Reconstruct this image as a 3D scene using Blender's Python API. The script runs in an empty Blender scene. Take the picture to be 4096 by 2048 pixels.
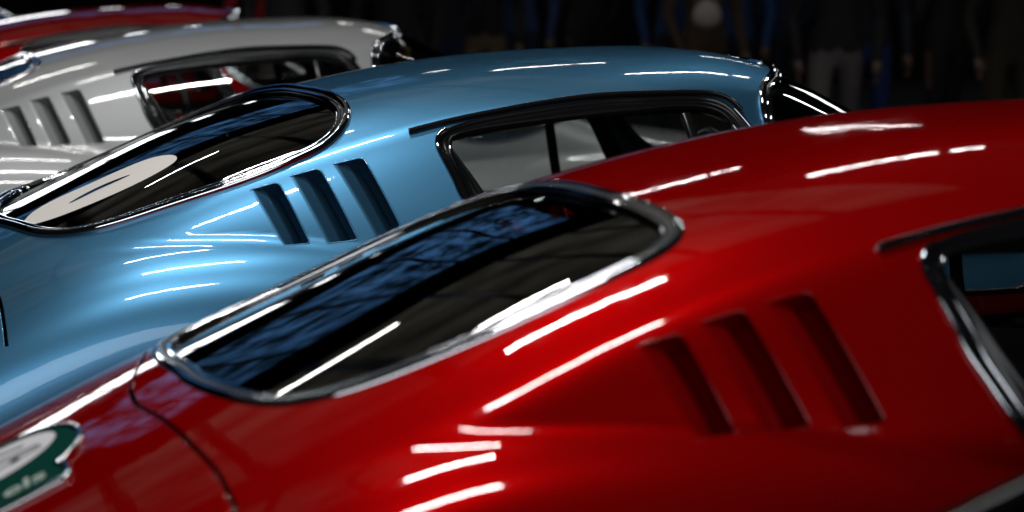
import bpy, bmesh, math, random
import numpy as np
from mathutils import Vector, Matrix

random.seed(7)
SC = bpy.context.scene
COL = SC.collection

# ------------------------------------------------------------------ camera
CAMLOC = Vector((-0.8073, -5.7089, 1.5462))
YAW, PITCH, ROLL = 0.28958, -0.14397, 0.00513
def cam_axes():
    f = Vector((math.sin(YAW) * math.cos(PITCH), math.cos(YAW) * math.cos(PITCH), math.sin(PITCH)))
    r = Vector((math.cos(YAW), -math.sin(YAW), 0)); u = r.cross(f)
    return r * math.cos(ROLL) + u * math.sin(ROLL), -r * math.sin(ROLL) + u * math.cos(ROLL), f
CR, CU, CF = cam_axes()
cam = bpy.data.cameras.new('camera')
cam.sensor_width = 36.0
cam.lens = 36.0 * 8427.96 / 4096.0
cam.clip_end = 200
cam.dof.use_dof = True
cam.dof.focus_distance = 5.25
cam.dof.aperture_fstop = 2.3
camo = bpy.data.objects.new('camera', cam); COL.objects.link(camo)
M = Matrix((CR, CU, -CF)).transposed().to_4x4(); M.translation = CAMLOC
camo.matrix_world = M
SC.camera = camo

# ------------------------------------------------------------------ world, lamps, exposure
world = bpy.data.worlds.new('World'); SC.world = world; world.use_nodes = True
bg = world.node_tree.nodes['Background']
bg.inputs[0].default_value = (0.75, 0.85, 1.0, 1); bg.inputs[1].default_value = 0.006
vs = SC.view_settings
vs.view_transform = 'Standard'; vs.look = 'None'; vs.gamma = 1.0; vs.exposure = 0.0
SC.cycles.max_bounces = 8; SC.cycles.transparent_max_bounces = 24
SC.cycles.sample_clamp_indirect = 6.0
SC.cycles.caustics_reflective = False; SC.cycles.caustics_refractive = False

LAMP_H = 5.0
LAMP_L = 95.0          # radiance of a tube
def strip_lamp(x0, x1, y, w=0.09, z=LAMP_H, gain=1.0):
    l = bpy.data.lights.new('fluorescent_strip', 'AREA'); l.shape = 'RECTANGLE'
    l.size = x1 - x0; l.size_y = w
    l.energy = LAMP_L * gain * math.pi * (x1 - x0) * w   # a lambertian strip: flux = pi L A
    l.color = (1.0, 0.985, 0.96)
    o = bpy.data.objects.new('fluorescent_strip', l); COL.objects.link(o)
    o.location = ((x0 + x1) / 2, y, z)
for a in [(-0.96, 0.28, -2.9, .14, 5, 1.15), (-0.66, 0.52, -0.42, .10, 5, 1.6), (-0.85, 0.30, 1.9, .08, 5, 1.0), (5.3, 6.5, 3.6, .09, 5, 1.2),  # the last strip on this line is added to brighten the far red car
          (-1.45, -0.55, 5.8, .08, 5, .6), (3.05, 4.2, 4.2, .08, 5, .5), (4.32, 4.62, 4.2, .08, 5, .5), (3.15, 4.05, 9.2, .07, 5, .5), (4.12, 4.4, 9.2, .07, 5, .5),
          (3.9, 4.25, 15.6, .06, 5, .4), (8.1, 8.6, 15.6, .06, 5, .4), (8.4, 10.2, 16.4, .06, 5, .4)]:
    strip_lamp(*a)
# added soft fill behind the photographer, brightens the cars' near sides
l = bpy.data.lights.new('near_side_fill', 'AREA'); l.shape = 'RECTANGLE'; l.size = 14; l.size_y = 4.0
l.energy = math.pi * 3.0 * 56; l.color = (0.95, 0.98, 1.0)
o = bpy.data.objects.new('near_side_fill', l); COL.objects.link(o); o.location = (-3.0, -13.5, 4.2); o.rotation_euler = (math.radians(80), 0, math.radians(-8))

# ------------------------------------------------------------------ materials
def mat(name):
    m = bpy.data.materials.new(name); m.use_nodes = True
    return m, m.node_tree, m.node_tree.nodes['Principled BSDF']
def simple(name, col, rough=0.5, metal=0.0, spec=0.5, coat=0.0, coatr=0.03):
    m, nt, p = mat(name)
    p.inputs['Base Color'].default_value = (*col, 1); p.inputs['Roughness'].default_value = rough
    p.inputs['Metallic'].default_value = metal; p.inputs['Specular IOR Level'].default_value = spec
    p.inputs['Coat Weight'].default_value = coat; p.inputs['Coat Roughness'].default_value = coatr
    return m
def paint(name, col, rough, metal, flake=0.0, coatr=0.02, ripple=0.06):
    """coloured base (part diffuse, part metallic flake) under a clear lacquer"""
    m = bpy.data.materials.new(name); m.use_nodes = True; nt = m.node_tree; nt.nodes.clear(); N_ = nt.nodes.new; L_ = nt.links.new
    out = N_('ShaderNodeOutputMaterial'); tc = N_('ShaderNodeTexCoord')
    n = N_('ShaderNodeTexNoise'); n.inputs['Scale'].default_value = 900; n.inputs['Detail'].default_value = 1
    L_(tc.outputs['Object'], n.inputs['Vector'])
    r = N_('ShaderNodeMapRange'); r.inputs[1].default_value = 0.3; r.inputs[2].default_value = 0.7
    r.inputs[3].default_value = 1 - flake; r.inputs[4].default_value = 1 + flake
    L_(n.outputs['Fac'], r.inputs[0])
    x = N_('ShaderNodeVectorMath'); x.operation = 'SCALE'; x.inputs[0].default_value = col
    L_(r.outputs[0], x.inputs['Scale'])
    # faint panel-beaten ripple in the lacquer
    n2 = N_('ShaderNodeTexNoise'); n2.inputs['Scale'].default_value = 9; n2.inputs['Detail'].default_value = 3
    L_(tc.outputs['Object'], n2.inputs['Vector'])
    b = N_('ShaderNodeBump'); b.inputs['Strength'].default_value = ripple; b.inputs['Distance'].default_value = 0.01
    L_(n2.outputs['Fac'], b.inputs['Height'])
    d = N_('ShaderNodeBsdfDiffuse'); g = N_('ShaderNodeBsdfGlossy'); g.inputs['Roughness'].default_value = rough
    for q in (d, g): L_(x.outputs[0], q.inputs['Color'])
    mx = N_('ShaderNodeMixShader'); mx.inputs[0].default_value = metal; L_(d.outputs[0], mx.inputs[1]); L_(g.outputs[0], mx.inputs[2])
    c = N_('ShaderNodeBsdfGlossy'); c.inputs['Roughness'].default_value = coatr; c.inputs['Color'].default_value = (1, 1, 1, 1); L_(b.outputs[0], c.inputs['Normal'])
    n3 = N_('ShaderNodeTexNoise'); n3.inputs['Scale'].default_value = 22; n3.inputs['Detail'].default_value = 6; L_(tc.outputs['Object'], n3.inputs['Vector'])
    r3 = N_('ShaderNodeMapRange'); r3.inputs[1].default_value = .35; r3.inputs[2].default_value = .75; r3.inputs[3].default_value = coatr * .5; r3.inputs[4].default_value = coatr * 3.5
    L_(n3.outputs['Fac'], r3.inputs[0]); L_(r3.outputs[0], c.inputs['Roughness'])
    f = N_('ShaderNodeFresnel'); f.inputs[0].default_value = 1.48; L_(b.outputs[0], f.inputs['Normal'])
    m2 = N_('ShaderNodeMixShader'); L_(f.outputs[0], m2.inputs[0]); L_(mx.outputs[0], m2.inputs[1]); L_(c.outputs[0], m2.inputs[2])
    L_(m2.outputs[0], out.inputs[0])
    return m
def glass(name, tint):
    m = bpy.data.materials.new(name); m.use_nodes = True; nt = m.node_tree; nt.nodes.clear()
    o = nt.nodes.new('ShaderNodeOutputMaterial'); mx = nt.nodes.new('ShaderNodeMixShader')
    t = nt.nodes.new('ShaderNodeBsdfTransparent'); t.inputs[0].default_value = (*tint, 1)
    g = nt.nodes.new('ShaderNodeBsdfGlossy'); g.inputs['Roughness'].default_value = 0.012; g.inputs[0].default_value = (1, 1, 1, 1)
    f = nt.nodes.new('ShaderNodeFresnel'); f.inputs[0].default_value = 1.55
    nt.links.new(f.outputs[0], mx.inputs[0]); nt.links.new(t.outputs[0], mx.inputs[1]); nt.links.new(g.outputs[0], mx.inputs[2])
    nt.links.new(mx.outputs[0], o.inputs[0])
    return m
MAT = {
 'red': paint('red_paint', (0.30, 0.0004, 0.0008), 0.40, 0.45, 0.03),
 'blue': paint('blue_metallic_paint', (0.085, 0.27, 0.465), 0.40, 0.90, 0.10),
 'white': paint('silver_white_paint', (0.385, 0.395, 0.40), 0.45, 0.4, 0.04),
 'grey': simple('dark_grey_paint', (0.010, 0.007, 0.007), 0.6, 0, 0.0),
 'greytrim': simple('grey_trim', (0.006, 0.006, 0.007), 0.6, 0, 0.0),
 'chrome': simple('chrome', (0.55, 0.56, 0.60), 0.05, 1.0),
 'darkchrome': simple('black_trim', (0.008, 0.008, 0.009), 0.2, 0.0, 0.35),
 'rubber': simple('rubber', (0.008, 0.008, 0.008), 0.35),
 'lining': simple('lining', (0.030, 0.028, 0.023), 0.85, 0, 0.1),
 'shelf': simple('brown_carpet', (0.085, 0.078, 0.062), 0.9, 0, 0.1),
 'leather': simple('black_leather', (0.012, 0.011, 0.011), 0.38),
 'decal': simple('decal_white', (0.85, 0.81, 0.76), 0.6, 0, 0.3),
 'ink': simple('decal_black', (0.004, 0.004, 0.004), 0.05, 0, 0.4),
 'enamel': simple('green_enamel', (0.006, 0.05, 0.04), 0.6, 0, 0.0),
 'badgewhite': simple('badge_white', (0.75, 0.75, 0.78), 0.6, 0, 0.0),
 'badgeink': simple('badge_ink', (0.12, 0.11, 0.13), 0.4),
 'badgetext': simple('badge_text', (0.45, 0.55, 0.50), 0.6, 0, 0.0),
 'mirror_yellow': simple('mirror_shell', (0.30, 0.24, 0.02), 0.4),
 'glass_rear': glass('rear_glass', (0.62, 0.64, 0.62)),
 'glass_side': glass('side_glass', (0.90, 0.93, 0.92)),
}

# ------------------------------------------------------------------ object helpers
def link(o, parent=None):
    COL.objects.link(o)
    if parent is not None: o.parent = parent
    return o
def mesh_obj(name, me, m, parent=None):
    o = bpy.data.objects.new(name, me); link(o, parent)
    if m is not None:
        if not me.materials: me.materials.append(None)
        o.material_slots[0].link = 'OBJECT'; o.material_slots[0].material = m
    return o
def tag(o, label=None, cat=None, group=None, kind=None):
    if label: o['label'] = label
    if cat: o['category'] = cat
    if group: o['group'] = group
    if kind: o['kind'] = kind
    return o
def raw_mesh(name, v, f, normals=None, smooth=True, ref=None, oriented=False):
    rn = None if oriented else (normals if normals is not None else ref)
    if rn is not None:                            # wind every face to agree with the wanted normals
        va, ra = np.asarray(v, float), np.asarray(rn, float); g = []
        for q in f:
            q = list(q); p0 = va[q]; n_ = np.cross(p0[1] - p0[0], p0[2] - p0[0])
            if len(q) > 3: n_ = n_ + np.cross(p0[2] - p0[0], p0[3] - p0[0])
            g.append(q[::-1] if np.dot(n_, ra[q].sum(0)) < 0 else q)
        f = g
    me = bpy.data.meshes.new(name)
    me.from_pydata([tuple(map(float, p)) for p in v], [], [tuple(map(int, q)) for q in f])
    if smooth: me.polygons.foreach_set('use_smooth', [True] * len(me.polygons))
    me.validate(); me.update()
    if normals is not None and len(me.vertices) == len(normals):
        me.normals_split_custom_set_from_vertices([tuple(map(float, n)) for n in normals])
    return me
def box_mesh(name, cx, cy, cz, sx, sy, sz, bevel=0.0, seg=3, rot=None):
    bm = bmesh.new(); bmesh.ops.create_cube(bm, size=1)
    bmesh.ops.scale(bm, vec=(sx, sy, sz), verts=bm.verts)
    if bevel: bmesh.ops.bevel(bm, geom=list(bm.edges), offset=bevel, segments=seg, profile=0.5, affect='EDGES')
    if rot: bmesh.ops.rotate(bm, cent=(0, 0, 0), matrix=rot, verts=bm.verts)
    bmesh.ops.translate(bm, vec=(cx, cy, cz), verts=bm.verts)
    me = bpy.data.meshes.new(name); bm.to_mesh(me); bm.free()
    me.polygons.foreach_set('use_smooth', [bevel > 0] * len(me.polygons)); return me

# ------------------------------------------------------------------ setting
def emission(name, col, strength):
    m = bpy.data.materials.new(name); m.use_nodes = True; nt = m.node_tree; nt.nodes.clear()
    o = nt.nodes.new('ShaderNodeOutputMaterial'); e = nt.nodes.new('ShaderNodeEmission')
    e.inputs[0].default_value = (*col, 1); e.inputs[1].default_value = strength
    nt.links.new(e.outputs[0], o.inputs[0]); return m, nt, e
floor_m, nt, p = mat('floor_concrete')
n = nt.nodes.new('ShaderNodeTexNoise'); n.inputs['Scale'].default_value = 1.3; n.inputs['Detail'].default_value = 6
cr = nt.nodes.new('ShaderNodeValToRGB'); cr.color_ramp.elements[0].color = (0.006, 0.006, 0.007, 1); cr.color_ramp.elements[1].color = (0.014, 0.014, 0.014, 1)
nt.links.new(n.outputs['Fac'], cr.inputs[0]); nt.links.new(cr.outputs[0], p.inputs['Base Color']); p.inputs['Roughness'].default_value = 0.9; p.inputs['Specular IOR Level'].default_value = 0.05
bm = bmesh.new(); bmesh.ops.create_grid(bm, x_segments=2, y_segments=2, size=30)
me = bpy.data.meshes.new('floor'); bm.to_mesh(me); bm.free()
tag(mesh_obj('floor', me, floor_m), kind='structure')
WALL_Y = 18.0
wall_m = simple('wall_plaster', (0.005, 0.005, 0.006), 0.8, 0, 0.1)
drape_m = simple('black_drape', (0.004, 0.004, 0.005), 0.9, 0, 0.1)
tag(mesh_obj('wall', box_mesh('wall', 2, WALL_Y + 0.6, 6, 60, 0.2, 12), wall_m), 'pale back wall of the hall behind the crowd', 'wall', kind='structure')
# pleated black curtain along the lower wall
vs_, fs_ = [], []
N = 600
for i in range(N + 1):
    x = -14 + 34 * i / N; yy = WALL_Y + 0.12 * math.sin(x * 9) + 0.05 * math.sin(x * 23.0)
    vs_ += [(x, yy, 0.01), (x, yy, 2.15)]
for i in range(N): fs_.append((2 * i, 2 * i + 2, 2 * i + 3, 2 * i + 1))
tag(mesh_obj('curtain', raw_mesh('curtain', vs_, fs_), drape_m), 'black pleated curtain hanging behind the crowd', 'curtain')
# daylight windows high in the back wall (seen only as reflections in glass and paint)
def hall_window(x0, x1, z0, z1, m, label, n):
    r = bpy.data.objects.new('hall_window', None); link(r); tag(r, label, 'window', 'high windows of the hall')
    r.location = ((x0 + x1) / 2, WALL_Y + 0.45, z0)
    w = (x1 - x0) / n
    for i in range(n):
        mesh_obj('pane', box_mesh('pane', x0 + w * (i + .5) - r.location.x, 0, (z1 - z0) / 2, w - 0.12, 0.02, z1 - z0 - 0.1), m, r)
    for i in range(n + 1):
        mesh_obj('mullion', box_mesh('mullion', x0 + w * i - r.location.x, -0.04, (z1 - z0) / 2, 0.12, 0.1, z1 - z0), MAT['rubber'], r)
wm, _, _ = emission('window_daylight', (0.93, 0.97, 1.0), 7.0)
tm, nt, e = emission('window_trees', (0.2, 0.4, 0.8), 0.65)
tc = nt.nodes.new('ShaderNodeTexCoord'); n = nt.nodes.new('ShaderNodeTexNoise'); n.inputs['Scale'].default_value = 1.6; n.inputs['Detail'].default_value = 8; n.inputs['Roughness'].default_value = 0.7
cr = nt.nodes.new('ShaderNodeValToRGB'); cr.color_ramp.elements[0].position = 0.44; cr.color_ramp.elements[0].color = (0.004, 0.01, 0.012, 1)
cr.color_ramp.elements[1].position = 0.62; cr.color_ramp.elements[1].color = (0.12, 0.36, 0.85, 1)
nt.links.new(tc.outputs['Object'], n.inputs['Vector']); nt.links.new(n.outputs['Fac'], cr.inputs[0]); nt.links.new(cr.outputs[0], e.inputs[0])
hall_window(-2.8, 1.0, 2.45, 3.35, wm, 'low band of white daylight windows above the curtain', 3)
hall_window(1.35, 1.75, 2.8, 3.2, wm, 'small white window right of the daylight band', 1)
hall_window(2.2, 2.5, 2.9, 3.2, wm, 'smallest white window right of the daylight band', 1)
hall_window(13.8, 17.5, 6.2, 8.4, wm, 'right band of white daylight windows above the curtain', 5)
hall_window(-4, 4.2, 4.7, 8.2, tm, 'tall blue windows with trees outside, high in the back wall', 6)

sk, nt, e = emission('roof_glow', (0.13, 0.125, 0.10), 1.0)  # unseen glowing panels, added to give the rear glass a dim olive reflection
tc = nt.nodes.new('ShaderNodeTexCoord'); n = nt.nodes.new('ShaderNodeTexNoise'); n.inputs['Scale'].default_value = 0.5; n.inputs['Detail'].default_value = 5
cr = nt.nodes.new('ShaderNodeValToRGB'); cr.color_ramp.elements[0].position = 0.38; cr.color_ramp.elements[0].color = (0.03, 0.03, 0.026, 1)
cr.color_ramp.elements[1].position = 0.7; cr.color_ramp.elements[1].color = (0.14, 0.13, 0.105, 1)
nt.links.new(tc.outputs['Object'], n.inputs['Vector']); nt.links.new(n.outputs['Fac'], cr.inputs[0]); nt.links.new(cr.outputs[0], e.inputs[0])
rg_ = bpy.data.objects.new('glow_roof', None); link(rg_); rg_.location = (-1, 8.5, 8.6); tag(rg_, 'added dim glowing roof over the cars, seen only as reflections', 'roof', kind='structure')
for i in range(7):
    mesh_obj('pane', box_mesh('pane', -4.5 + 1.5 * i, 0, 0, 1.36, 12, .02), sk, rg_)
for i in range(8):
    mesh_obj('rafter', box_mesh('rafter', -5.25 + 1.5 * i, 0, -.1, .14, 12.2, .24), MAT['rubber'], rg_)

# ------------------------------------------------------------------ car body surface
def nspline(xs, ys):
    xs = np.array(xs, float); ys = np.array(ys, float); n = len(xs); h = np.diff(xs)
    A = np.zeros((n, n)); b = np.zeros(n); A[0, 0] = A[-1, -1] = 1
    for i in range(1, n - 1):
        A[i, i - 1] = h[i - 1]; A[i, i] = 2 * (h[i - 1] + h[i]); A[i, i + 1] = h[i]
        b[i] = 6 * ((ys[i + 1] - ys[i]) / h[i] - (ys[i] - ys[i - 1]) / h[i - 1])
    m = np.linalg.solve(A, b)
    def f(x):
        x = np.asarray(x, float); i = np.clip(np.searchsorted(xs, x) - 1, 0, n - 2)
        H = h[i]; a = (xs[i + 1] - x) / H; c = (x - xs[i]) / H
        return a * ys[i] + c * ys[i + 1] + ((a**3 - a) * m[i] + (c**3 - c) * m[i + 1]) * H * H / 6
    return f
ZS = 0.45
FN = {k: nspline(*v) for k, v in dict(
 zc=([-1.25,-1.05,-.89,-.74,-.59,-.33,-.11,.14,.40,.65,.90,1.15,1.35,1.5,1.64,1.80,1.98,2.14,2.28,2.5,2.85,3.2,3.45],
     [.505,.602,.678,.750,.820,.938,1.037,1.121,1.183,1.226,1.2505,1.262,1.264,1.247,1.203,1.126,1.042,.960,.888,.825,.775,.70,.60]),
 Yb=([-1.25,-.9,-.6,-.3,0,.3,.7,1.1,1.45,1.8,2.2,2.8,3.45],[.55,.60,.645,.685,.718,.745,.768,.778,.765,.735,.70,.66,.56]),
 zb=([-1.25,-.9,-.6,-.3,0,.3,.7,1.1,1.5,2.0,2.3,2.8,3.45],[.40,.53,.655,.73,.765,.765,.745,.745,.745,.74,.735,.70,.55]),
 ff=([-1.25,-.9,-.57,-.41,-.25,-.09,.07,.2,.41,.63,1.0,1.5,1.9,2.3,2.7,3.1,3.45],
     [.36,.565,.730,.795,.838,.856,.861,.856,.836,.795,.762,.765,.78,.785,.77,.71,.60]),
 pp=([-1.25,-.6,-.3,0,.3,.8,1.3,1.6,2.0,2.4,3.45],[2.2,2.2,2.3,2.6,3.0,3.3,3.2,2.8,2.5,2.5,2.5]),
 yf=([-1.25,-.8,-.4,0,.5,1.2,2,2.6,3.2,3.45],[.45,.50,.54,.555,.555,.555,.555,.55,.52,.47])).items()}
def rowvals(x): return [FN[k](x) for k in ('zc', 'Yb', 'zb', 'ff', 'pp', 'yf')]
def dist(rv, y, z):
    zc, Yb, zb, ff, pp, yf = rv; ya = np.abs(y)
    h = np.maximum(0, (z - zb) / (zc - zb))
    d1 = (((ya / Yb)**pp + h**2.4)**(1 / 2.8) - 1) * .42
    dp = (ya - (Yb - .008 - .55 * (z - .845))) * .876; k2 = .03       # flat tumblehome of the side
    g = np.clip(.5 + .5 * (dp - d1) / k2, 0, 1); d1 = d1 * (1 - g) + dp * g + k2 * g * (1 - g)
    a = np.abs(ya - yf) / (.868 - yf); b = np.maximum(0, z - (ff - .32)) / .32
    d2 = ((a**2.6 + b**2.6)**(1 / 2.6) - 1) * .32
    k = .016; hh = np.clip(.5 + .5 * (d2 - d1) / k, 0, 1)
    return d2 * (1 - hh) + d1 * hh - k * hh * (1 - hh)
def spoint(x, phi):
    x = np.asarray(x, float); phi = np.asarray(phi, float); rv = rowvals(x)
    dy = -np.sin(phi); dz = np.cos(phi); sh = np.broadcast(x, phi).shape
    lo = np.full(sh, .02); hi = np.full(sh, 1.3); found = np.zeros(sh, bool)
    ts = np.linspace(.02, 1.3, 33)
    for i in range(1, len(ts)):
        v = dist(rv, dy * ts[i], ZS + dz * ts[i]); c = (~found) & (v > 0)
        hi = np.where(c, ts[i], hi); lo = np.where(c, ts[i - 1], lo); found |= c
    for _ in range(30):
        m = (lo + hi) / 2; v = dist(rv, dy * m, ZS + dz * m) <= 0
        lo = np.where(v, m, lo); hi = np.where(v, hi, m)
    m = (lo + hi) / 2
    return np.stack([x + 0 * m, dy * m, ZS + dz * m], -1)
def snormal(P):
    e = 1e-4; x, y, z = P[..., 0], P[..., 1], P[..., 2]; rv = rowvals(x)
    gx = dist(rowvals(x + e), y, z) - dist(rowvals(x - e), y, z)
    gy = dist(rv, y + e, z) - dist(rv, y - e, z); gz = dist(rv, y, z + e) - dist(rv, y, z - e)
    g = np.stack([gx, gy, gz], -1)
    return g / np.linalg.norm(g, axis=-1, keepdims=True)
def SP(uv, off=0.0):
    uv = np.asarray(uv, float); P = spoint(uv[..., 0], uv[..., 1]); Nn = snormal(P)
    return P + Nn * (np.asarray(off)[..., None] if np.ndim(off) else off), Nn

# --- trimming in (x, phi) space
PS = 0.8                                           # metres per radian, for even spacing
def smooth_closed(pts, n=120, it=2):
    p = np.array(pts, float); q = p * [1, PS]
    m = len(q); out = []
    for i in range(m):                             # centripetal-ish Catmull-Rom
        p0, p1, p2, p3 = q[i - 1], q[i], q[(i + 1) % m], q[(i + 2) % m]
        for t in np.linspace(0, 1, 12, endpoint=False):
            out.append(.5 * ((2 * p1) + (-p0 + p2) * t + (2 * p0 - 5 * p1 + 4 * p2 - p3) * t * t + (-p0 + 3 * p1 - 3 * p2 + p3) * t**3))
    o = resample(np.array(out), n, True)
    for _ in range(it): o = .5 * o + .25 * (np.roll(o, 1, 0) + np.roll(o, -1, 0))
    return o / [1, PS]
def resample(o, n, closed):
    q = np.vstack([o, o[:1]]) if closed else np.asarray(o)
    s = np.r_[0, np.cumsum(np.linalg.norm(np.diff(q, axis=0), axis=1))]
    t = np.linspace(0, s[-1], n + 1)[:-1] if closed else np.linspace(0, s[-1], n)
    return np.stack([np.interp(t, s, q[:, k]) for k in range(q.shape[1])], 1)
def mirror_half(h): return list(h) + [(x, -p) for x, p in reversed(h) if abs(p) > 1e-6]
def rounded(poly, r, seg=4):
    q = np.array(poly, float) * [1, PS]; n = len(q); out = []
    for i in range(n):
        a, b, c = q[i - 1], q[i], q[(i + 1) % n]; rr = r[i] if np.ndim(r) else r
        u = (a - b) / np.linalg.norm(a - b); v = (c - b) / np.linalg.norm(c - b)
        p0, p1 = b + u * rr, b + v * rr
        for t in np.linspace(0, 1, seg + 1): out.append((1 - t)**2 * p0 + 2 * t * (1 - t) * b + t * t * p1)
    return np.array(out) / [1, PS]
def inside(P, poly):
    x, y = P[..., 0], P[..., 1]; r = np.zeros(x.shape, bool); n = len(poly)
    for i in range(n):
        (x0, y0), (x1, y1) = poly[i - 1], poly[i]
        if y0 == y1: continue
        c = (y0 > y) != (y1 > y); r ^= c & (x < (x1 - x0) * (y - y0) / (y1 - y0) + x0)
    return r
def fan(poly):
    c = np.mean(poly, 0); out = []
    for i in range(len(poly)):
        t = np.array([c, poly[i - 1], poly[i]])
        if np.cross(t[1] - t[0], t[2] - t[0]) < 0: t = t[::-1]
        out.append(t)
    return out
def half(poly, a, b, keep_in):
    out = []; e = b - a
    d = [(e[0] * (p[1] - a[1]) - e[1] * (p[0] - a[0])) * (1 if keep_in else -1) for p in poly]
    for i in range(len(poly)):
        p, q, dp, dq = poly[i - 1], poly[i], d[i - 1], d[i]
        if (dp >= 0) != (dq >= 0): out.append(p + (q - p) * (dp / (dp - dq)))
        if dq >= 0: out.append(q)
    return out
def area(p):
    p = np.array(p); return abs(np.sum(p[:, 0] * np.roll(p[:, 1], -1) - p[:, 1] * np.roll(p[:, 0], -1))) / 2
def subtract(polys, tri):
    res = []; lo, hi = tri.min(0), tri.max(0)
    for P in polys:
        A = np.array(P)
        if (A.max(0) <= lo).any() or (A.min(0) >= hi).any(): res.append(P); continue
        rem = list(P); outs = []
        for i in range(len(tri)):
            a, b = tri[i - 1], tri[i]
            o = half(rem, a, b, False)
            if len(o) > 2 and area(o) > 1e-10: outs.append(o)
            rem = half(rem, a, b, True)
            if len(rem) < 3: break
        if len(rem) >= 3 and area(rem) > 1e-12: res += outs
        else: res.append(P)
    return res
def intersect(poly, tri):
    rem = list(poly)
    for i in range(len(tri)):
        rem = half(rem, tri[i - 1], tri[i], True)
        if len(rem) < 3: return None
    return rem if area(rem) > 1e-10 else None
def trimmed(name, xs, phs, holes=(), keep=None, off=0.0, use_normals=True):
    """grid patch over (xs, phs) minus the holes, or only the part inside `keep`"""
    xs = np.array(xs); phs = np.array(phs); nx, npz = len(xs), len(phs)
    G = np.stack(np.meshgrid(xs, phs, indexing='ij'), -1)
    outl = [keep] if keep is not None else list(holes)
    state = np.zeros((nx - 1, npz - 1), int); rel = {}
    for hi_, poly in enumerate(outl):
        poly = np.asarray(poly); ins = inside(G, poly)
        cnt = ins[:-1, :-1].astype(int) + ins[1:, :-1] + ins[:-1, 1:] + ins[1:, 1:]
        mixed = (cnt > 0) & (cnt < 4)
        dense = np.vstack([np.linspace(poly[i - 1], poly[i], 14) for i in range(len(poly))])
        ci = np.clip(np.searchsorted(xs, dense[:, 0]) - 1, 0, nx - 2); cj = np.clip(np.searchsorted(phs, dense[:, 1]) - 1, 0, npz - 2)
        mixed[ci, cj] = True
        state[(cnt == 4) & ~mixed] = 1
        for i, j in zip(*np.where(mixed)): rel.setdefault((i, j), []).append(hi_)
    fans = [fan(np.asarray(p)) for p in outl]
    UV, idx, F = [], {}, []
    def vid(p):
        k = (round(float(p[0]), 7), round(float(p[1]), 7))
        if k not in idx: idx[k] = len(UV); UV.append(k)
        return idx[k]
    def face(P):
        f = []
        for p in P:
            i = vid(p)
            if not f or f[-1] != i: f.append(i)
        if len(f) > 1 and f[0] == f[-1]: f.pop()
        if len(f) > 2: F.append(f[::-1])
    for i in range(nx - 1):
        for j in range(npz - 1):
            q = [G[i, j], G[i + 1, j], G[i + 1, j + 1], G[i, j + 1]]
            if (i, j) in rel:
                if keep is not None:
                    for t in fans[0]:
                        r = intersect(q, t)
                        if r: face(r)
                elif state[i, j] != 1:
                    ps = [q]; lo, hi = q[0], q[2]
                    for h in rel[(i, j)]:
                        for t in fans[h]:
                            if (t.max(0) < lo).any() or (t.min(0) > hi).any(): continue
                            ps = subtract(ps, t)
                    for P in ps: face(P)
            elif (state[i, j] == 1) == (keep is not None): face(q)
    P, Nn = SP(np.array(UV), off)
    return raw_mesh(name, P, F, Nn if use_normals else None, oriented=True)
def tube(name, P, Nn, rw, rh, closed, seg=10, rise=0.0, caps=True):
    """sweep an ellipse (rw across the surface, rh along its normal)"""
    P = np.asarray(P); n = len(P); V = []; Fc = []; NN = []
    T = (np.roll(P, -1, 0) - np.roll(P, 1, 0)) if closed else np.gradient(P, axis=0)
    T /= np.linalg.norm(T, axis=1, keepdims=True)
    B = np.cross(Nn, T); B /= np.linalg.norm(B, axis=1, keepdims=True); N2 = np.cross(T, B)
    rw = np.broadcast_to(rw, n); rh = np.broadcast_to(rh, n)
    for i in range(n):
        for k in range(seg):
            a = 2 * math.pi * k / seg; c, s = math.cos(a), math.sin(a)
            V.append(P[i] + N2[i] * rise + B[i] * rw[i] * c + N2[i] * rh[i] * s)
            nn = B[i] * c / rw[i] + N2[i] * s / rh[i]; NN.append(nn / np.linalg.norm(nn))
    for i in range(n if closed else n - 1):
        j = (i + 1) % n
        for k in range(seg):
            l = (k + 1) % seg; Fc.append((i * seg + k, i * seg + l, j * seg + l, j * seg + k))
    if not closed and caps:
        Fc.append(tuple(range(seg))); Fc.append(tuple(range((n - 1) * seg, n * seg)))
    return V, Fc, NN
def join(parts):
    V, F, NN = [], [], []
    for v, f, nn in parts:
        o = len(V); V += list(v); NN += list(nn); F += [tuple(i + o for i in q) for q in f]
    return V, F, NN
def inset(uv, d):
    """move a closed (x, phi) outline inwards by d metres"""
    q = np.asarray(uv) * [1, PS]; T = np.roll(q, -1, 0) - np.roll(q, 1, 0); T /= np.linalg.norm(T, axis=1, keepdims=True)
    Nn = np.stack([-T[:, 1], T[:, 0]], 1); c = q.mean(0)
    s = np.sign(np.mean(np.sum((c - q) * Nn, 1))); return (q + Nn * s * d) / [1, PS]

# ------------------------------------------------------------------ outlines on the body, (x, phi)
RW_LONG = [(.300,0),(.308,.14),(.319,.276),(.331,.439),(.337,.523),(.333,.588),(.319,.645),(.291,.711),(.263,.752),(.225,.785),(.041,.865),(-.17,.92),(-.283,.946),(-.362,.948),(-.424,.918),(-.482,.821),(-.537,.53),(-.558,.27),(-.563,0)]
RW_SHORT = [(.165,0),(.170,.12),(.184,.323),(.195,.458),(.199,.528),(.193,.570),(.175,.615),(.133,.655),(.090,.677),(.02,.710),(-.106,.765),(-.191,.797),(-.302,.829),(-.368,.842),(-.415,.843),(-.467,.820),(-.502,.768),(-.537,.664),(-.570,.459),(-.590,.2),(-.595,0)]
FAR_LONG = [(.287,-.14),(.262,-.28),(.222,-.42),(.165,-.54),(.085,-.645),(-.02,-.735),(-.17,-.83),(-.283,-.885),(-.362,-.90),(-.424,-.88),(-.482,-.79),(-.537,-.53),(-.558,-.27)]
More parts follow.
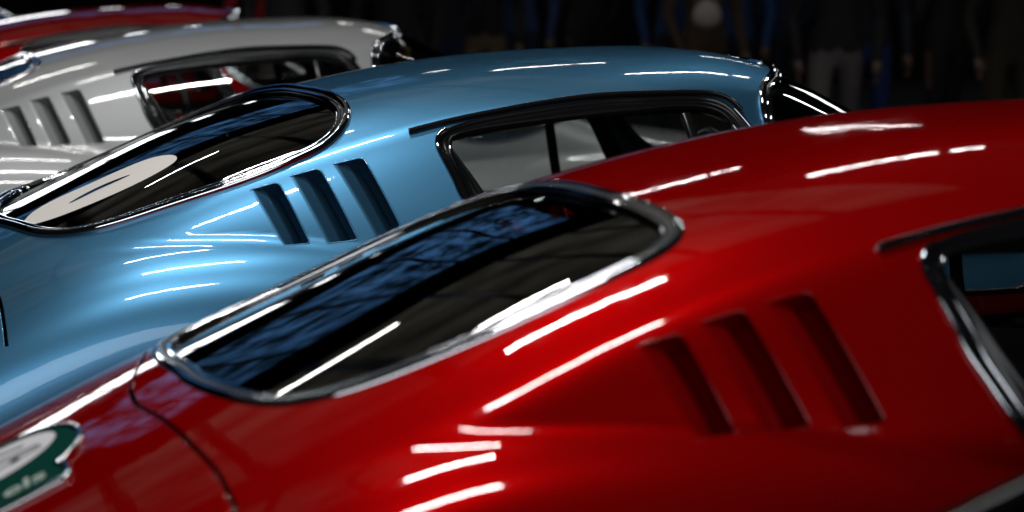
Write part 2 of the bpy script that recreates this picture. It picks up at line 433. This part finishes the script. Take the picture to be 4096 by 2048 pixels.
FAR_SHORT = [(.158,-.12),(.135,-.30),(.095,-.44),(.035,-.56),(-.04,-.655),(-.115,-.725),(-.191,-.775),(-.302,-.83),(-.368,-.855),(-.45,-.875),(-.53,-.875),(-.585,-.835),(-.607,-.72),(-.611,-.5),(-.605,-.25)]
WS = [(1.590,0),(1.582,.18),(1.548,.35),(1.490,.511),(1.433,.591),(1.406,.643),(1.388,.716),(1.391,.785),(1.425,.87),(1.48,.96),(1.56,1.03),(1.666,1.08),(1.76,1.10),(1.86,1.095),(1.977,1.06),(2.10,.98),(2.20,.84),(2.265,.6),(2.30,.3),(2.312,0)]
SIDE_O = [(.512,.772),(.56,.740),(.69,.712),(.95,.679),(1.09,.677),(1.215,.676),(1.280,.687),(1.325,.728),(1.364,.802),(1.40,.87),(1.44,.95),(1.485,1.04),(1.515,1.10),(1.48,1.172),(1.1,1.188),(.72,1.186),(.655,1.172),(.605,1.085),(.578,1.025),(.553,.965),(.538,.905),(.520,.845),(.510,.80)]
SIDE_I = [(.545,.782),(.62,.757),(.773,.741),(1.0,.724),(1.07,.719),(1.17,.709),(1.25,.716),(1.298,.748),(1.32,.84),(1.36,.91),(1.40,.99),(1.45,1.10),(1.45,1.150),(1.36,1.166),(1.05,1.174),(.76,1.170),(.715,1.155),(.662,1.06),(.628,.985),(.596,.91),(.562,.838)]
LOUVERS = [[(.037,.893),(.107,.876),(.169,1.083),(.103,1.088)], [(.137,.861),(.211,.844),(.286,1.080),(.209,1.086)], [(.245,.836),(.321,.821),(.405,1.082),(.333,1.086)]]
DRIP = [(.446,.752),(.56,.727),(.686,.706),(.82,.686),(.949,.673),(1.093,.671),(1.215,.670),(1.272,.676),(1.31,.695),(1.335,.728)]
SEAM = [(-.668,0),(-.664,.25),(-.640,.555),(-.611,.853),(-.585,1.017),(-.574,1.107),(-.565,1.20),(-.56,1.35)]

XS = np.r_[np.arange(-1.22, 2.42, .016), np.arange(2.42, 3.41, .045)]
PH = np.r_[np.arange(0, .52, .022), np.arange(.52, 1.26, .0115), np.arange(1.26, 2.0, .035)]
PH = np.r_[-PH[::-1][:-1], PH]
XS_C = np.arange(-1.2, 3.4, .045); PH_C = np.linspace(-1.9, 1.9, 92)
def flip(p): return np.array([(x, -q) for x, q in p])[::-1]
SIDE_Oc, SIDE_Ic, WSc = smooth_closed(SIDE_O, 150, 1), smooth_closed(SIDE_I, 150, 1), smooth_closed(mirror_half(WS), 220, 6)
RWc = {'long': smooth_closed(RW_LONG + FAR_LONG[::-1], 220, 8), 'short': smooth_closed(RW_SHORT + FAR_SHORT[::-1], 220, 8)}
def chord(a, b, n):
    Pq = spoint(np.array([a[0], b[0]]), np.array([a[1], b[1]])); t = np.linspace(0, 1, n)[:, None]; Q = Pq[0] * (1 - t) + Pq[1] * t
    return np.stack([Q[:, 0], np.arctan2(-Q[:, 1], Q[:, 2] - ZS)], 1)
def straighten(poly, seg=5, n=8):
    m = len(poly) // (seg); out = []
    for i in range(m):
        out += [tuple(q) for q in poly[i * seg:(i + 1) * seg]]
        out += [tuple(q) for q in chord(poly[(i + 1) * seg - 1], poly[((i + 1) * seg) % len(poly)], n)[1:-1]]
    return np.array(out)
LVc = [straighten(rounded(l, [.003, .014, .010, .003])) for l in LOUVERS]
def curve_open(pts, n=80):
    q = np.array(pts) * [1, PS]; out = []
    m = len(q)
    for i in range(m - 1):
        p0, p1, p2, p3 = q[max(i - 1, 0)], q[i], q[i + 1], q[min(i + 2, m - 1)]
        for t in np.linspace(0, 1, 10, endpoint=False):
            out.append(.5 * ((2 * p1) + (-p0 + p2) * t + (2 * p0 - 5 * p1 + 4 * p2 - p3) * t * t + (-p0 + 3 * p1 - 3 * p2 + p3) * t**3))
    out.append(q[-1]); return resample(np.array(out), n, False) / [1, PS]
def seam_strip(w=.0055):
    full = [(x, -p) for x, p in SEAM[::-1]] + SEAM[1:]
    s = curve_open(full, 110) * [1, PS]; T = np.gradient(s, axis=0); T /= np.linalg.norm(T, axis=1, keepdims=True)
    Nn = np.stack([-T[:, 1], T[:, 0]], 1); a, b = (s + Nn * w) / [1, PS], (s - Nn * w) / [1, PS]
    return a, b
SA, SB = seam_strip()
SEAM_Q = [np.array([SA[i], SA[i + 1], SB[i + 1], SB[i]]) for i in range(len(SA) - 1)]

MESH = {}
def get(key, fn):
    if key not in MESH: MESH[key] = fn()
    return MESH[key]
def body_mesh(kind):
    holes = [inset(RWc[kind], .010), inset(WSc, .010), SIDE_Oc, flip(SIDE_Oc)] + LVc + [flip(l) for l in LVc] + SEAM_Q
    return trimmed('body', XS, PH, holes)
def lining_mesh(kind):
    holes = [RWc[kind], WSc, inset(SIDE_Oc, -.04), flip(inset(SIDE_Oc, -.04))]
    return trimmed('headliner', XS_C, PH_C, holes, off=-.088)
def grid_in(poly, step=.02):
    lo, hi = np.min(poly, 0) - .01, np.max(poly, 0) + .01
    return np.linspace(lo[0], hi[0], max(4, int((hi[0] - lo[0]) / step))), np.linspace(lo[1], hi[1], max(4, int((hi[1] - lo[1]) / step)))
def glass_mesh(name, poly, off, step=.02): return trimmed(name, *grid_in(poly, step), keep=poly, off=off)
def frame_mesh(name, poly, specs):
    parts = []
    for d, rw, rh, rise in specs:
        P, Nn = SP(inset(poly, d)); parts.append(tube(name, P, Nn, rw, rh, True, 12, rise))
    V, F, NN = join(parts); return raw_mesh(name, V, F, NN)
def side_band(sgn):
    O = SIDE_Oc if sgn > 0 else flip(SIDE_Oc); I = SIDE_Ic if sgn > 0 else flip(SIDE_Ic)
    c = np.mean(SIDE_Oc, 0) * [1, sgn]
    def byangle(p, th):
        q = (p - c) * [1, PS * 2.2]; a = np.arctan2(q[:, 1], q[:, 0]); o = np.argsort(a); a2 = np.r_[a[o] - 2 * math.pi, a[o], a[o] + 2 * math.pi]
        return np.stack([np.interp(th, a2, np.tile(p[o][:, k], 3)) for k in range(2)], 1)
    th = np.linspace(-math.pi, math.pi, 240, endpoint=False); A, B = byangle(O, th), byangle(I, th)
    prof = [(0, -.012), (.04, .002), (.14, .004), (.22, -.010), (.55, -.014), (.72, -.010), (.80, -.004), (.94, -.002), (1.0, -.008), (1.005, -.020)]
    V, F, n, m = [], [], len(th), len(prof)
    for t, o in prof: V.append(SP(A * (1 - t) + B * t, o)[0])
    V = np.array(V)
    for k in range(m - 1):
        for i in range(n):
            j = (i + 1) % n; F.append((k * n + i, k * n + j, (k + 1) * n + j, (k + 1) * n + i))
    return raw_mesh('window_frame', V.reshape(-1, 3), F)
def seam_lip(A_):
    P, Nn = SP(A_); V, F, NN = tube('seam', P, Nn, .0020, .0020, False, 8, -.0020); return raw_mesh('panel_edge', V, F, NN)
def louver_mesh(i, sgn):
    TL, TR, BR, BL = [np.array(p) for p in LOUVERS[i]]
    na, nb = 31, 10
    aa = np.linspace(0, 1.5, na); bb = np.linspace(-.012, 1.012, nb)
    c4 = spoint(np.array([TL[0], TR[0], BR[0], BL[0]]), np.array([TL[1], TR[1], BR[1], BL[1]]))
    Q = np.array([[(c4[0] + (c4[1] - c4[0]) * a) * (1 - b) + (c4[3] + (c4[2] - c4[3]) * a) * b for b in bb] for a in aa])
    uv = np.stack([Q[..., 0], np.arctan2(-Q[..., 1], Q[..., 2] - ZS)], -1) * [1, sgn]
    dep = np.interp(aa, [0, .1, .50, .56, 1.0, 1.5], [0, .001, .016, .023, .078, .085]); dep = np.repeat(dep[:, None], nb, 1)
    Pf, Nf = SP(uv, -dep); P0, _ = SP(uv, -.0008)
    V, F, RN = [], [], []
    down = Pf[0, -1] - Pf[0, 0]
    def sheet(A, R):
        o = len(V); V.extend(A.reshape(-1, 3)); m = A.shape[1]; RN.extend(np.broadcast_to(R, A.shape).reshape(-1, 3))
        for r in range(A.shape[0] - 1):
            for c in range(m - 1): F.append((o + r * m + c, o + (r + 1) * m + c, o + (r + 1) * m + c + 1, o + r * m + c + 1))
    sheet(Pf, Nf)
    sheet(np.stack([P0[:, 0], (P0[:, 0] + Pf[:, 0]) / 2, Pf[:, 0]], 1), down); sheet(np.stack([P0[:, -1], (P0[:, -1] + Pf[:, -1]) / 2, Pf[:, -1]], 1), -down)
    return raw_mesh('louver', V, F, ref=RN)
def lip_mesh(i, sgn):
    p = np.array(LVc[i]) * [1, sgn]
    n = len(p); k = list(range(2, n - 9))                  # leave the rear edge out: the floor runs out of it
    q = resample(p[k] * [1, PS], 70, False) / [1, PS]
    P, Nn = SP(q); V, F, NN = tube('lip', P, Nn, .0026, .0026, False, 8, -.0012); return raw_mesh('louver_lip', V, F, NN)
def drip_mesh(sgn):
    q = curve_open(DRIP, 90) * [1, sgn]; P, Nn = SP(q)
    V, F, NN = tube('drip', P, Nn, .0065, .010, False, 12, .006); return raw_mesh('drip_rail', V, F, NN)
TRIM_R = [(.68, 1.180), (.650, 1.160), (.605, 1.085), (.578, 1.025), (.553, .965), (.538, .905), (.520, .845), (.510, .80), (.518, .770), (.54, .752)]
TRIM_F = [(1.318, .722), (1.34, .758), (1.366, .805), (1.402, .87), (1.442, .95), (1.487, 1.04), (1.51, 1.10)]
TRIMS = [(TRIM_R, .0055, .0065, .003), ([(x + .032, p + .012) for x, p in TRIM_R[1:-1]], .005, .006, -.006), (TRIM_F, .0055, .0065, .003), ([(x - .032, p + .012) for x, p in TRIM_F[1:-1]], .005, .006, -.006)]
def trim_mesh(sgn, i):
    pts, rw, rh, rise = TRIMS[i]; P, Nn = SP(curve_open(pts, 60) * [1, sgn])
    V, F, NN = tube('t', P, Nn, rw, rh, False, 10, rise); return raw_mesh('chrome_trim', V, F, NN)
def pillar_mesh(sgn):
    q = curve_open([(1.188, .725), (1.205, .85), (1.235, .98), (1.258, 1.08), (1.28, 1.182)], 20) * [1, sgn]; P, Nn = SP(q)
    V, F, NN = tube('p', P, Nn, .016, .010, False, 12, -.022); return raw_mesh('vent_pillar', V, F, NN)
def seat_mesh(y):
    bm = bmesh.new()
    def blob(c, s, rx):
        r = bmesh.ops.create_cube(bm, size=1); v = r['verts']
        bmesh.ops.scale(bm, vec=s, verts=v); bmesh.ops.rotate(bm, cent=(0, 0, 0), matrix=Matrix.Rotation(rx, 3, 'Y'), verts=v); bmesh.ops.translate(bm, vec=c, verts=v)
    blob((.74, y, .63), (.16, .46, .56), -.32); blob((1.0, y, .42), (.52, .46, .18), -.1)
    bmesh.ops.subdivide_edges(bm, edges=list(bm.edges), cuts=2, use_grid_fill=True)
    for _ in range(3): bmesh.ops.smooth_vert(bm, verts=bm.verts, factor=.5, use_axis_x=True, use_axis_y=True, use_axis_z=True)
    me = bpy.data.meshes.new('seat'); bm.to_mesh(me); bm.free()
    me.polygons.foreach_set('use_smooth', [True] * len(me.polygons)); return me
def cabin_mesh():
    v = [(-.75, -.5, .62), (-.75, .5, .62), (.45, .68, .80), (.45, -.68, .80), (.5, .68, .40), (.5, -.68, .40), (1.75, .68, .40), (1.75, -.68, .40), (1.7, .68, .80), (1.7, -.68, .80), (2.15, .55, .84), (2.15, -.55, .84), (3.2, .4, .62), (3.2, -.4, .62)]
    return raw_mesh('cabin_trim', v, [(3, 2, 4, 5), (5, 4, 6, 7), (7, 6, 8, 9), (9, 8, 10, 11), (11, 10, 12, 13)], smooth=False)
def shelf_mesh():
    V, F = [], []; n, m = 30, 24                      # gently ribbed carpeted luggage shelf
    for i in range(n + 1):
        for j in range(m + 1):
            t, u = i / n, j / m * 2 - 1; V.append((-.75 + 1.2 * t, u * (.5 + .18 * t), .62 + .18 * t + .006 * math.sin(u * 40) - .02 * u * u))
    for i in range(n):
        for j in range(m): F.append((i * (m + 1) + j, (i + 1) * (m + 1) + j, (i + 1) * (m + 1) + j + 1, i * (m + 1) + j + 1))
    return raw_mesh('parcel_shelf', V, F)
def wheel_mesh():
    th = np.linspace(0, 2 * math.pi, 48, endpoint=False); c = [(1.78, .62, .86)]
    P = np.array([(1.60 + .03 * math.sin(t), .33 + .19 * math.cos(t), .80 + .19 * math.sin(t)) for t in th])
    Nn = np.tile([1.0, 0, 0], (48, 1)); V, F, NN = tube('w', P, Nn, .013, .013, True, 8); return raw_mesh('steering_wheel', V, F, NN)

def build_car(name, label, paint_m, kind, loc, yaw, group, trim=None):
    trim = trim or MAT['chrome']
    car = bpy.data.objects.new(name, None); link(car); car.location = loc; car.rotation_euler = (0, 0, yaw)
    tag(car, label, 'car', group)
    bo = mesh_obj('body', get(('body', kind), lambda: body_mesh(kind)), paint_m, car)
    mesh_obj('panel_edge', get('seamA', lambda: seam_lip(SA)), paint_m, bo); mesh_obj('panel_edge', get('seamB', lambda: seam_lip(SB)), paint_m, bo)
    mesh_obj('headliner', get(('lining', kind), lambda: lining_mesh(kind)), MAT['lining'], car)
    mesh_obj('cabin_trim', get('cabin', cabin_mesh), MAT['lining'], car); mesh_obj('parcel_shelf', get('shelf', shelf_mesh), MAT['shelf'], car)
    rg = mesh_obj('rear_window', get(('rg', kind), lambda: glass_mesh('rear_window', inset(RWc[kind], .014), -.010)), MAT['glass_rear'], car)
    mesh_obj('window_frame', get(('rf', kind), lambda: frame_mesh('window_frame', RWc[kind], [(.010, .011, .013, .002), (.029, .0095, .009, -.002)] if kind == 'long' else [(.010, .011, .010, -.003), (.029, .0095, .008, -.005)])), trim, rg)
    mesh_obj('rubber_seal', get(('rs', kind), lambda: frame_mesh('rubber_seal', RWc[kind], [(.020, .010, .009, -.004)])), MAT['rubber'], rg)
    wg = mesh_obj('windshield', get('wg', lambda: glass_mesh('windshield', inset(WSc, .014), -.010)), MAT['glass_side'], car)
    mesh_obj('window_frame', get('wf', lambda: frame_mesh('window_frame', WSc, [(.010, .011, .013, .003), (.029, .0095, .009, -.001)])), trim, wg)
    mesh_obj('rubber_seal', get('ws', lambda: frame_mesh('rubber_seal', WSc, [(.020, .010, .009, -.004)])), MAT['rubber'], wg)
    for s in (1, -1):
        poly = SIDE_Ic if s > 0 else flip(SIDE_Ic); op = SIDE_Oc if s > 0 else flip(SIDE_Oc)
        sg = mesh_obj('side_window', get(('sg', s), lambda: glass_mesh('side_window', inset(poly, -.004), -.022)), MAT['glass_side'], car)
        mesh_obj('window_frame', get(('sb', s), lambda: side_band(s)), MAT['darkchrome'], sg)
        for i in range(4): mesh_obj('chrome_trim', get(('sc', s, i), lambda: trim_mesh(s, i)), trim, sg)
        mesh_obj('vent_pillar', get(('vp', s), lambda: pillar_mesh(s)), MAT['darkchrome'], sg)
        mesh_obj('drip_rail', get(('dr', s), lambda: drip_mesh(s)), MAT['darkchrome'], car)
        for i in range(3):
            lv = mesh_obj('louver', get(('lv', i, s), lambda: louver_mesh(i, s)), paint_m, car)
            mesh_obj('louver_lip', get(('ll', i, s), lambda: lip_mesh(i, s)), paint_m, lv)
        mesh_obj('seat', get(('seat', s), lambda: seat_mesh(-.34 * s)), MAT['leather'], car)
    mesh_obj('steering_wheel', get('wheel', wheel_mesh), MAT['leather'], car)
    mesh_obj('rear_view_mirror', get('mirror', lambda: box_mesh('rear_view_mirror', 1.60, -.20, 1.135, .025, .11, .045, .010)), MAT['mirror_yellow'], car)
    return car

GR = 'row of fastback coupes parked side by side'
red = build_car('fastback_coupe', 'glossy red coupe nearest the camera, with a green badge on its tail', MAT['red'], 'short', (.2513, -2.1224, -.003), -.02914, GR)
blue = build_car('fastback_coupe', 'metallic light blue coupe with a white roundel on its rear window', MAT['blue'], 'long', (0, 0, .007), 0, GR)
white = build_car('fastback_coupe', 'silvery white coupe parked just behind the blue one', MAT['white'], 'short', (-.4205, 2.6938, .012), -.0498, GR)
red2 = build_car('fastback_coupe', 'dark red coupe whose roof shows just above the white one', MAT['red'], 'short', (-.66, 5.1, .005), -.055, GR)
red3 = build_car('fastback_coupe', 'farthest red coupe, only its roof edge showing in the top left corner', MAT['red'], 'short', (-1.78, 7.6, 0), -.05, GR)
grey = build_car('fastback_coupe', 'dark grey coupe blurred in the bottom right corner', MAT['grey'], 'short', (.48, -4.22, 0), 0, GR, MAT['greytrim'])

# ------------------------------------------------------------------ roundel on the blue rear window
ELL = [(-.489,.596),(-.453,.434),(-.396,.364),(-.317,.362),(-.238,.361),(-.160,.385),(-.112,.465),(-.102,.536),(-.119,.587),(-.181,.640),(-.259,.676),(-.354,.700),(-.42,.703),(-.466,.680),(-.484,.650)]
LENS = [(-.374,.574),(-.334,.524),(-.275,.501),(-.216,.520),(-.245,.534),(-.300,.546),(-.350,.570)]
rd = mesh_obj('race_roundel', glass_mesh('race_roundel', smooth_closed(ELL, 90, 2), -.0085, .015), MAT['decal'], blue)
rd['label'] = 'white oval race roundel on the rear glass'
mesh_obj('number', glass_mesh('number', smooth_closed(LENS, 60, 1), -.0078, .015), MAT['ink'], rd)

# ------------------------------------------------------------------ badge on the red tail
def xy_to_uv(pts):
    out = []
    for x, y in pts:                              # find phi that gives this y on the upper surface
        ph = np.linspace(-1.0, 1.0, 401); P = spoint(np.full(401, x), ph); out.append((x, float(np.interp(-y, -P[:, 1], ph))))
    return out
BC = -.905
half_b = [(BC, .105), (-.865, .098), (-.825, .072), (-.794, .040), (-.773, .0), (-.762, -.058), (-.762, -.105), (-.776, -.155), (-.794, -.184), (-.806, -.190), (-.795, -.205), (-.790, -.262), (-.797, -.276), (-.827, -.276), (BC, -.276)]
full_b = half_b + [(2 * BC - x, y) for x, y in reversed(half_b[1:-1])]
bu = np.array(xy_to_uv(full_b))
def badge_plate(name, uv, off0, off1):
    top = glass_mesh(name, uv, off1, .012); return top
bd = mesh_obj('tail_badge', badge_plate('tail_badge', bu, 0, .006), MAT['enamel'], red); bd['label'] = 'green enamel badge with a white oval and a chrome rim'
P, Nn = SP(resample(np.vstack([bu, bu[:1]]) * [1, PS], 160, True) / [1, PS])
V, F, NN = tube('rim', P, Nn, .0075, .006, True, 10, .004); mesh_obj('badge_rim', raw_mesh('badge_rim', V, F, NN), MAT['chrome'], bd)
ov = [(BC + .108 * math.cos(a), -.022 + .10 * math.sin(a)) for a in np.linspace(0, 2 * math.pi, 40, endpoint=False)]
mesh_obj('white_oval', glass_mesh('white_oval', np.array(xy_to_uv(ov)), .0072, .012), MAT['badgewhite'], bd)
def bar(pts, w):
    s = np.array(pts, float); T = np.gradient(s, axis=0); T /= np.linalg.norm(T, axis=1, keepdims=True); n_ = np.stack([-T[:, 1], T[:, 0]], 1)
    return list(map(tuple, s + n_ * w)) + list(map(tuple, (s - n_ * w)[::-1]))
for b in [bar([(-.95, -.02), (-.885, -.022), (-.825, -.035)], .007), bar([(-.94, -.075), (-.88, -.062), (-.82, -.055)], .004), bar([(-.90, .03), (-.85, .012)], .006)]:
    mesh_obj('stroke', glass_mesh('stroke', np.array(xy_to_uv(b)), .0082, .01), MAT['badgeink'], bd)
dot = [(-.866 + .009 * math.cos(a), -.062 + .011 * math.sin(a)) for a in np.linspace(0, 2 * math.pi, 20, endpoint=False)]
mesh_obj('screw', glass_mesh('screw', np.array(xy_to_uv(dot)), .0095, .006), MAT['ink'], bd)
tcu = bpy.data.curves.new('lettering', 'FONT'); tcu.body = 'els'; tcu.size = .064; tcu.offset = .0012; tcu.align_x = 'CENTER'; tcu.resolution_u = 3
to = bpy.data.objects.new('lettering', tcu); COL.objects.link(to)
tme = bpy.data.meshes.new_from_object(to.evaluated_get(bpy.context.evaluated_depsgraph_get())); bpy.data.objects.remove(to)
uvs = xy_to_uv([(v.co.x - .856, v.co.y - .236) for v in tme.vertices]); Pn, _ = SP(np.array(uvs), .0078)
for v, p_ in zip(tme.vertices, Pn): v.co = tuple(p_)
tme.materials.clear(); mesh_obj('lettering', tme, MAT['badgetext'], bd)

# ------------------------------------------------------------------ people behind the cars
def at_col(px, d):
    """floor point d metres ahead in the direction of a picture column"""
    v = CF * 8427.96 + CR * (px - 2048); v.z = 0; v.normalize()
    return CAMLOC.x + v.x * d, CAMLOC.y + v.y * d
cloth_cache = {}
def cloth(col, rough=0.85):
    k = tuple(col)
    if k not in cloth_cache:
        m, nt, p = mat('cloth'); p.inputs['Roughness'].default_value = rough; p.inputs['Specular IOR Level'].default_value = 0.2
        n = nt.nodes.new('ShaderNodeTexNoise'); n.inputs['Scale'].default_value = 25; n.inputs['Detail'].default_value = 5
        r = nt.nodes.new('ShaderNodeMapRange'); r.inputs[3].default_value = .7; r.inputs[4].default_value = 1.25
        x = nt.nodes.new('ShaderNodeVectorMath'); x.operation = 'SCALE'; x.inputs[0].default_value = [c * .45 for c in col]
        nt.links.new(n.outputs['Fac'], r.inputs[0]); nt.links.new(r.outputs[0], x.inputs['Scale']); nt.links.new(x.outputs[0], p.inputs['Base Color'])
        cloth_cache[k] = m
    return cloth_cache[k]
SKIN = (0.13, 0.075, 0.055)
def person(px, d, rot, top, legs, label, h=1.74, stride=.1, arm=.25, hair=(.02, .015, .01)):
    k = h / 1.74; V, E, R = [], [], []
    def v(x, y, z, r, par=None):
        V.append((x * k, y * k, z * k)); R.append(r * k if np.ndim(r) == 0 else (r[0] * k, r[1] * k))
        if par is not None: E.append((par, len(V) - 1))
        return len(V) - 1
    pel = v(0, 0, .95, (.15, .12)); w = v(0, 0, 1.10, (.135, .105), pel); ch = v(0, .01, 1.28, (.16, .12), w); nk = v(0, 0, 1.45, (.075, .07), ch)
    n2 = v(0, .01, 1.53, .055, nk); hd = v(0, .02, 1.62, (.075, .09), n2); v(0, .015, 1.72, (.06, .075), hd)
    for s in (-1, 1):
        hip = v(s * .10, 0, .88, .095, pel); kn = v(s * .11, s * stride * .5 + .03, .50, .065, hip); an = v(s * .11, s * stride, .10, .045, kn)
        he = v(s * .11, s * stride + .02, .05, .045, an); v(s * .12, s * stride + .19, .035, .035, he)
        sh = v(s * .19, 0, 1.40, .065, ch); el = v(s * (.23 + arm * .2), -.03, 1.12, .048, sh); wr = v(s * (.22 + arm * .1), arm * .5, .88, .033, el)
        pa = v(s * (.22 + arm * .1), arm * .5 + .02, .80, (.022, .038), wr)
        for q, (dy, L) in enumerate([(-.03, .075), (-.01, .085), (.01, .08), (.03, .065)]):
            f1 = v(s * (.22 + arm * .1), arm * .5 + .02 + dy, .80 - L * .6, .010, pa); v(s * (.21 + arm * .1), arm * .5 + .03 + dy, .80 - L, .009, f1)
        t1 = v(s * (.21 + arm * .1), arm * .5 + .07, .83, .011, pa); v(s * (.20 + arm * .1), arm * .5 + .085, .79, .010, t1)
    me = bpy.data.meshes.new('body'); me.from_pydata(V, E, [])
    tmp = bpy.data.objects.new('tmp', me); COL.objects.link(tmp)
    tmp.modifiers.new('s', 'SKIN'); tmp.modifiers.new('d', 'SUBSURF').levels = 2
    for i, sv in enumerate(me.skin_vertices[0].data): sv.radius = R[i] if np.ndim(R[i]) else (R[i], R[i])
    me.skin_vertices[0].data[0].use_root = True
    out = bpy.data.meshes.new_from_object(tmp.evaluated_get(bpy.context.evaluated_depsgraph_get())); bpy.data.objects.remove(tmp)
    out.materials.clear()
    for m in (cloth(top), cloth(legs), cloth(SKIN, .5), cloth(hair), cloth((.01, .01, .01), .5)): out.materials.append(m)
    for p in out.polygons:
        c = p.center / k; p.use_smooth = True
        if c.z > 1.50: p.material_index = 3 if (c.z > 1.66 or c.y < -.01) else 2
        elif abs(c.x) > .17 and c.z < .87 and c.z > .6: p.material_index = 2
        elif c.z < .09: p.material_index = 4
        elif c.z < .93 and abs(c.x) < .20: p.material_index = 1
        else: p.material_index = 0
    o = bpy.data.objects.new('person', out); link(o)
    x, y = at_col(px, d); o.location = (x, y, 0); o.rotation_euler = (0, 0, rot)
    tag(o, label, 'person', 'visitors standing in the dark behind the cars')
    return o
NAVY, BLACK, GREYC = (.012, .022, .06), (.006, .006, .007), (.16, .15, .16)
person(1060, 15.5, .3, (.35, .015, .02), (.02, .02, .025), 'person in a red coat at the back on the left')
person(1150, 14.5, 2.6, (.03, .03, .035), (.22, .16, .14), 'person in pale beige trousers beside the red coat')
person(1590, 14.0, 2.9, BLACK, (.26, .25, .29), 'person in light grey trousers just above the white roof end', stride=.16)
person(1775, 15.0, .5, (.010, .012, .02), (.012, .024, .07), 'person in navy jeans left of the tan trousers')
person(1930, 15.6, 3.0, BLACK, (.11, .075, .04), 'person in tan trousers behind the blue roof')
person(2070, 16.5, 2.8, (.02, .04, .11), (.008, .012, .03), 'person in a dark blue jacket beside the tan trousers')
person(2340, 17.0, .2, BLACK, BLACK, 'person dressed in black above the middle of the blue roof')
person(2690, 16.0, 2.9, (.01, .04, .13), (.01, .012, .02), 'person in a blue top left of the white bag')
bagp = person(2800, 14.5, 3.3, (.05, .03, .02), (.05, .028, .012), 'person in brown trousers carrying a white bag')
person(2910, 15.5, 2.7, (.012, .05, .16), (.01, .014, .03), 'person in a bright blue jacket right of the white bag')
person(3110, 16.0, .4, (.01, .02, .05), (.008, .012, .025), 'person in dark clothes above the blue windshield')
person(3320, 13.6, 2.8, BLACK, (.10, .085, .085), 'person in pale trousers standing right of the blue windshield', stride=.22)
person(3440, 14.4, 3.0, (.01, .012, .02), (.012, .03, .12), 'person in blue jeans next to the pale trousers')
person(3760, 15.0, .2, BLACK, BLACK, 'person dressed in black toward the right edge')
person(4010, 14.2, 2.9, (.012, .01, .007), (.02, .016, .008), 'rightmost person, in dark brown clothes')
# white shoulder bag
x, y = at_col(2810, 13.9)
bag = bpy.data.objects.new('shoulder_bag', None); link(bag); bag.location = (x, y, 1.02)
tag(bag, 'white rounded bag hanging in front of the brown trousers', 'bag')
bm = bmesh.new(); bmesh.ops.create_uvsphere(bm, u_segments=24, v_segments=16, radius=1); bmesh.ops.scale(bm, vec=(.10, .06, .095), verts=bm.verts)
for v_ in bm.verts: v_.co.x *= 1 - 1.6 * v_.co.z; v_.co.z += .12
bme = bpy.data.meshes.new('pouch'); bm.to_mesh(bme); bm.free(); bme.polygons.foreach_set('use_smooth', [True] * len(bme.polygons))
mesh_obj('pouch', bme, cloth((.36, .32, .30)), bag)
hs = np.array([(.07 * math.cos(a), 0, .18 + .28 * math.sin(a)) for a in np.linspace(0, math.pi, 24)])
V, F, NN = tube('strap', hs, np.tile([0., 1., 0.], (24, 1)), .012, .006, False, 8); mesh_obj('strap', raw_mesh('strap', V, F, NN), cloth((.1, .1, .1)), bag)
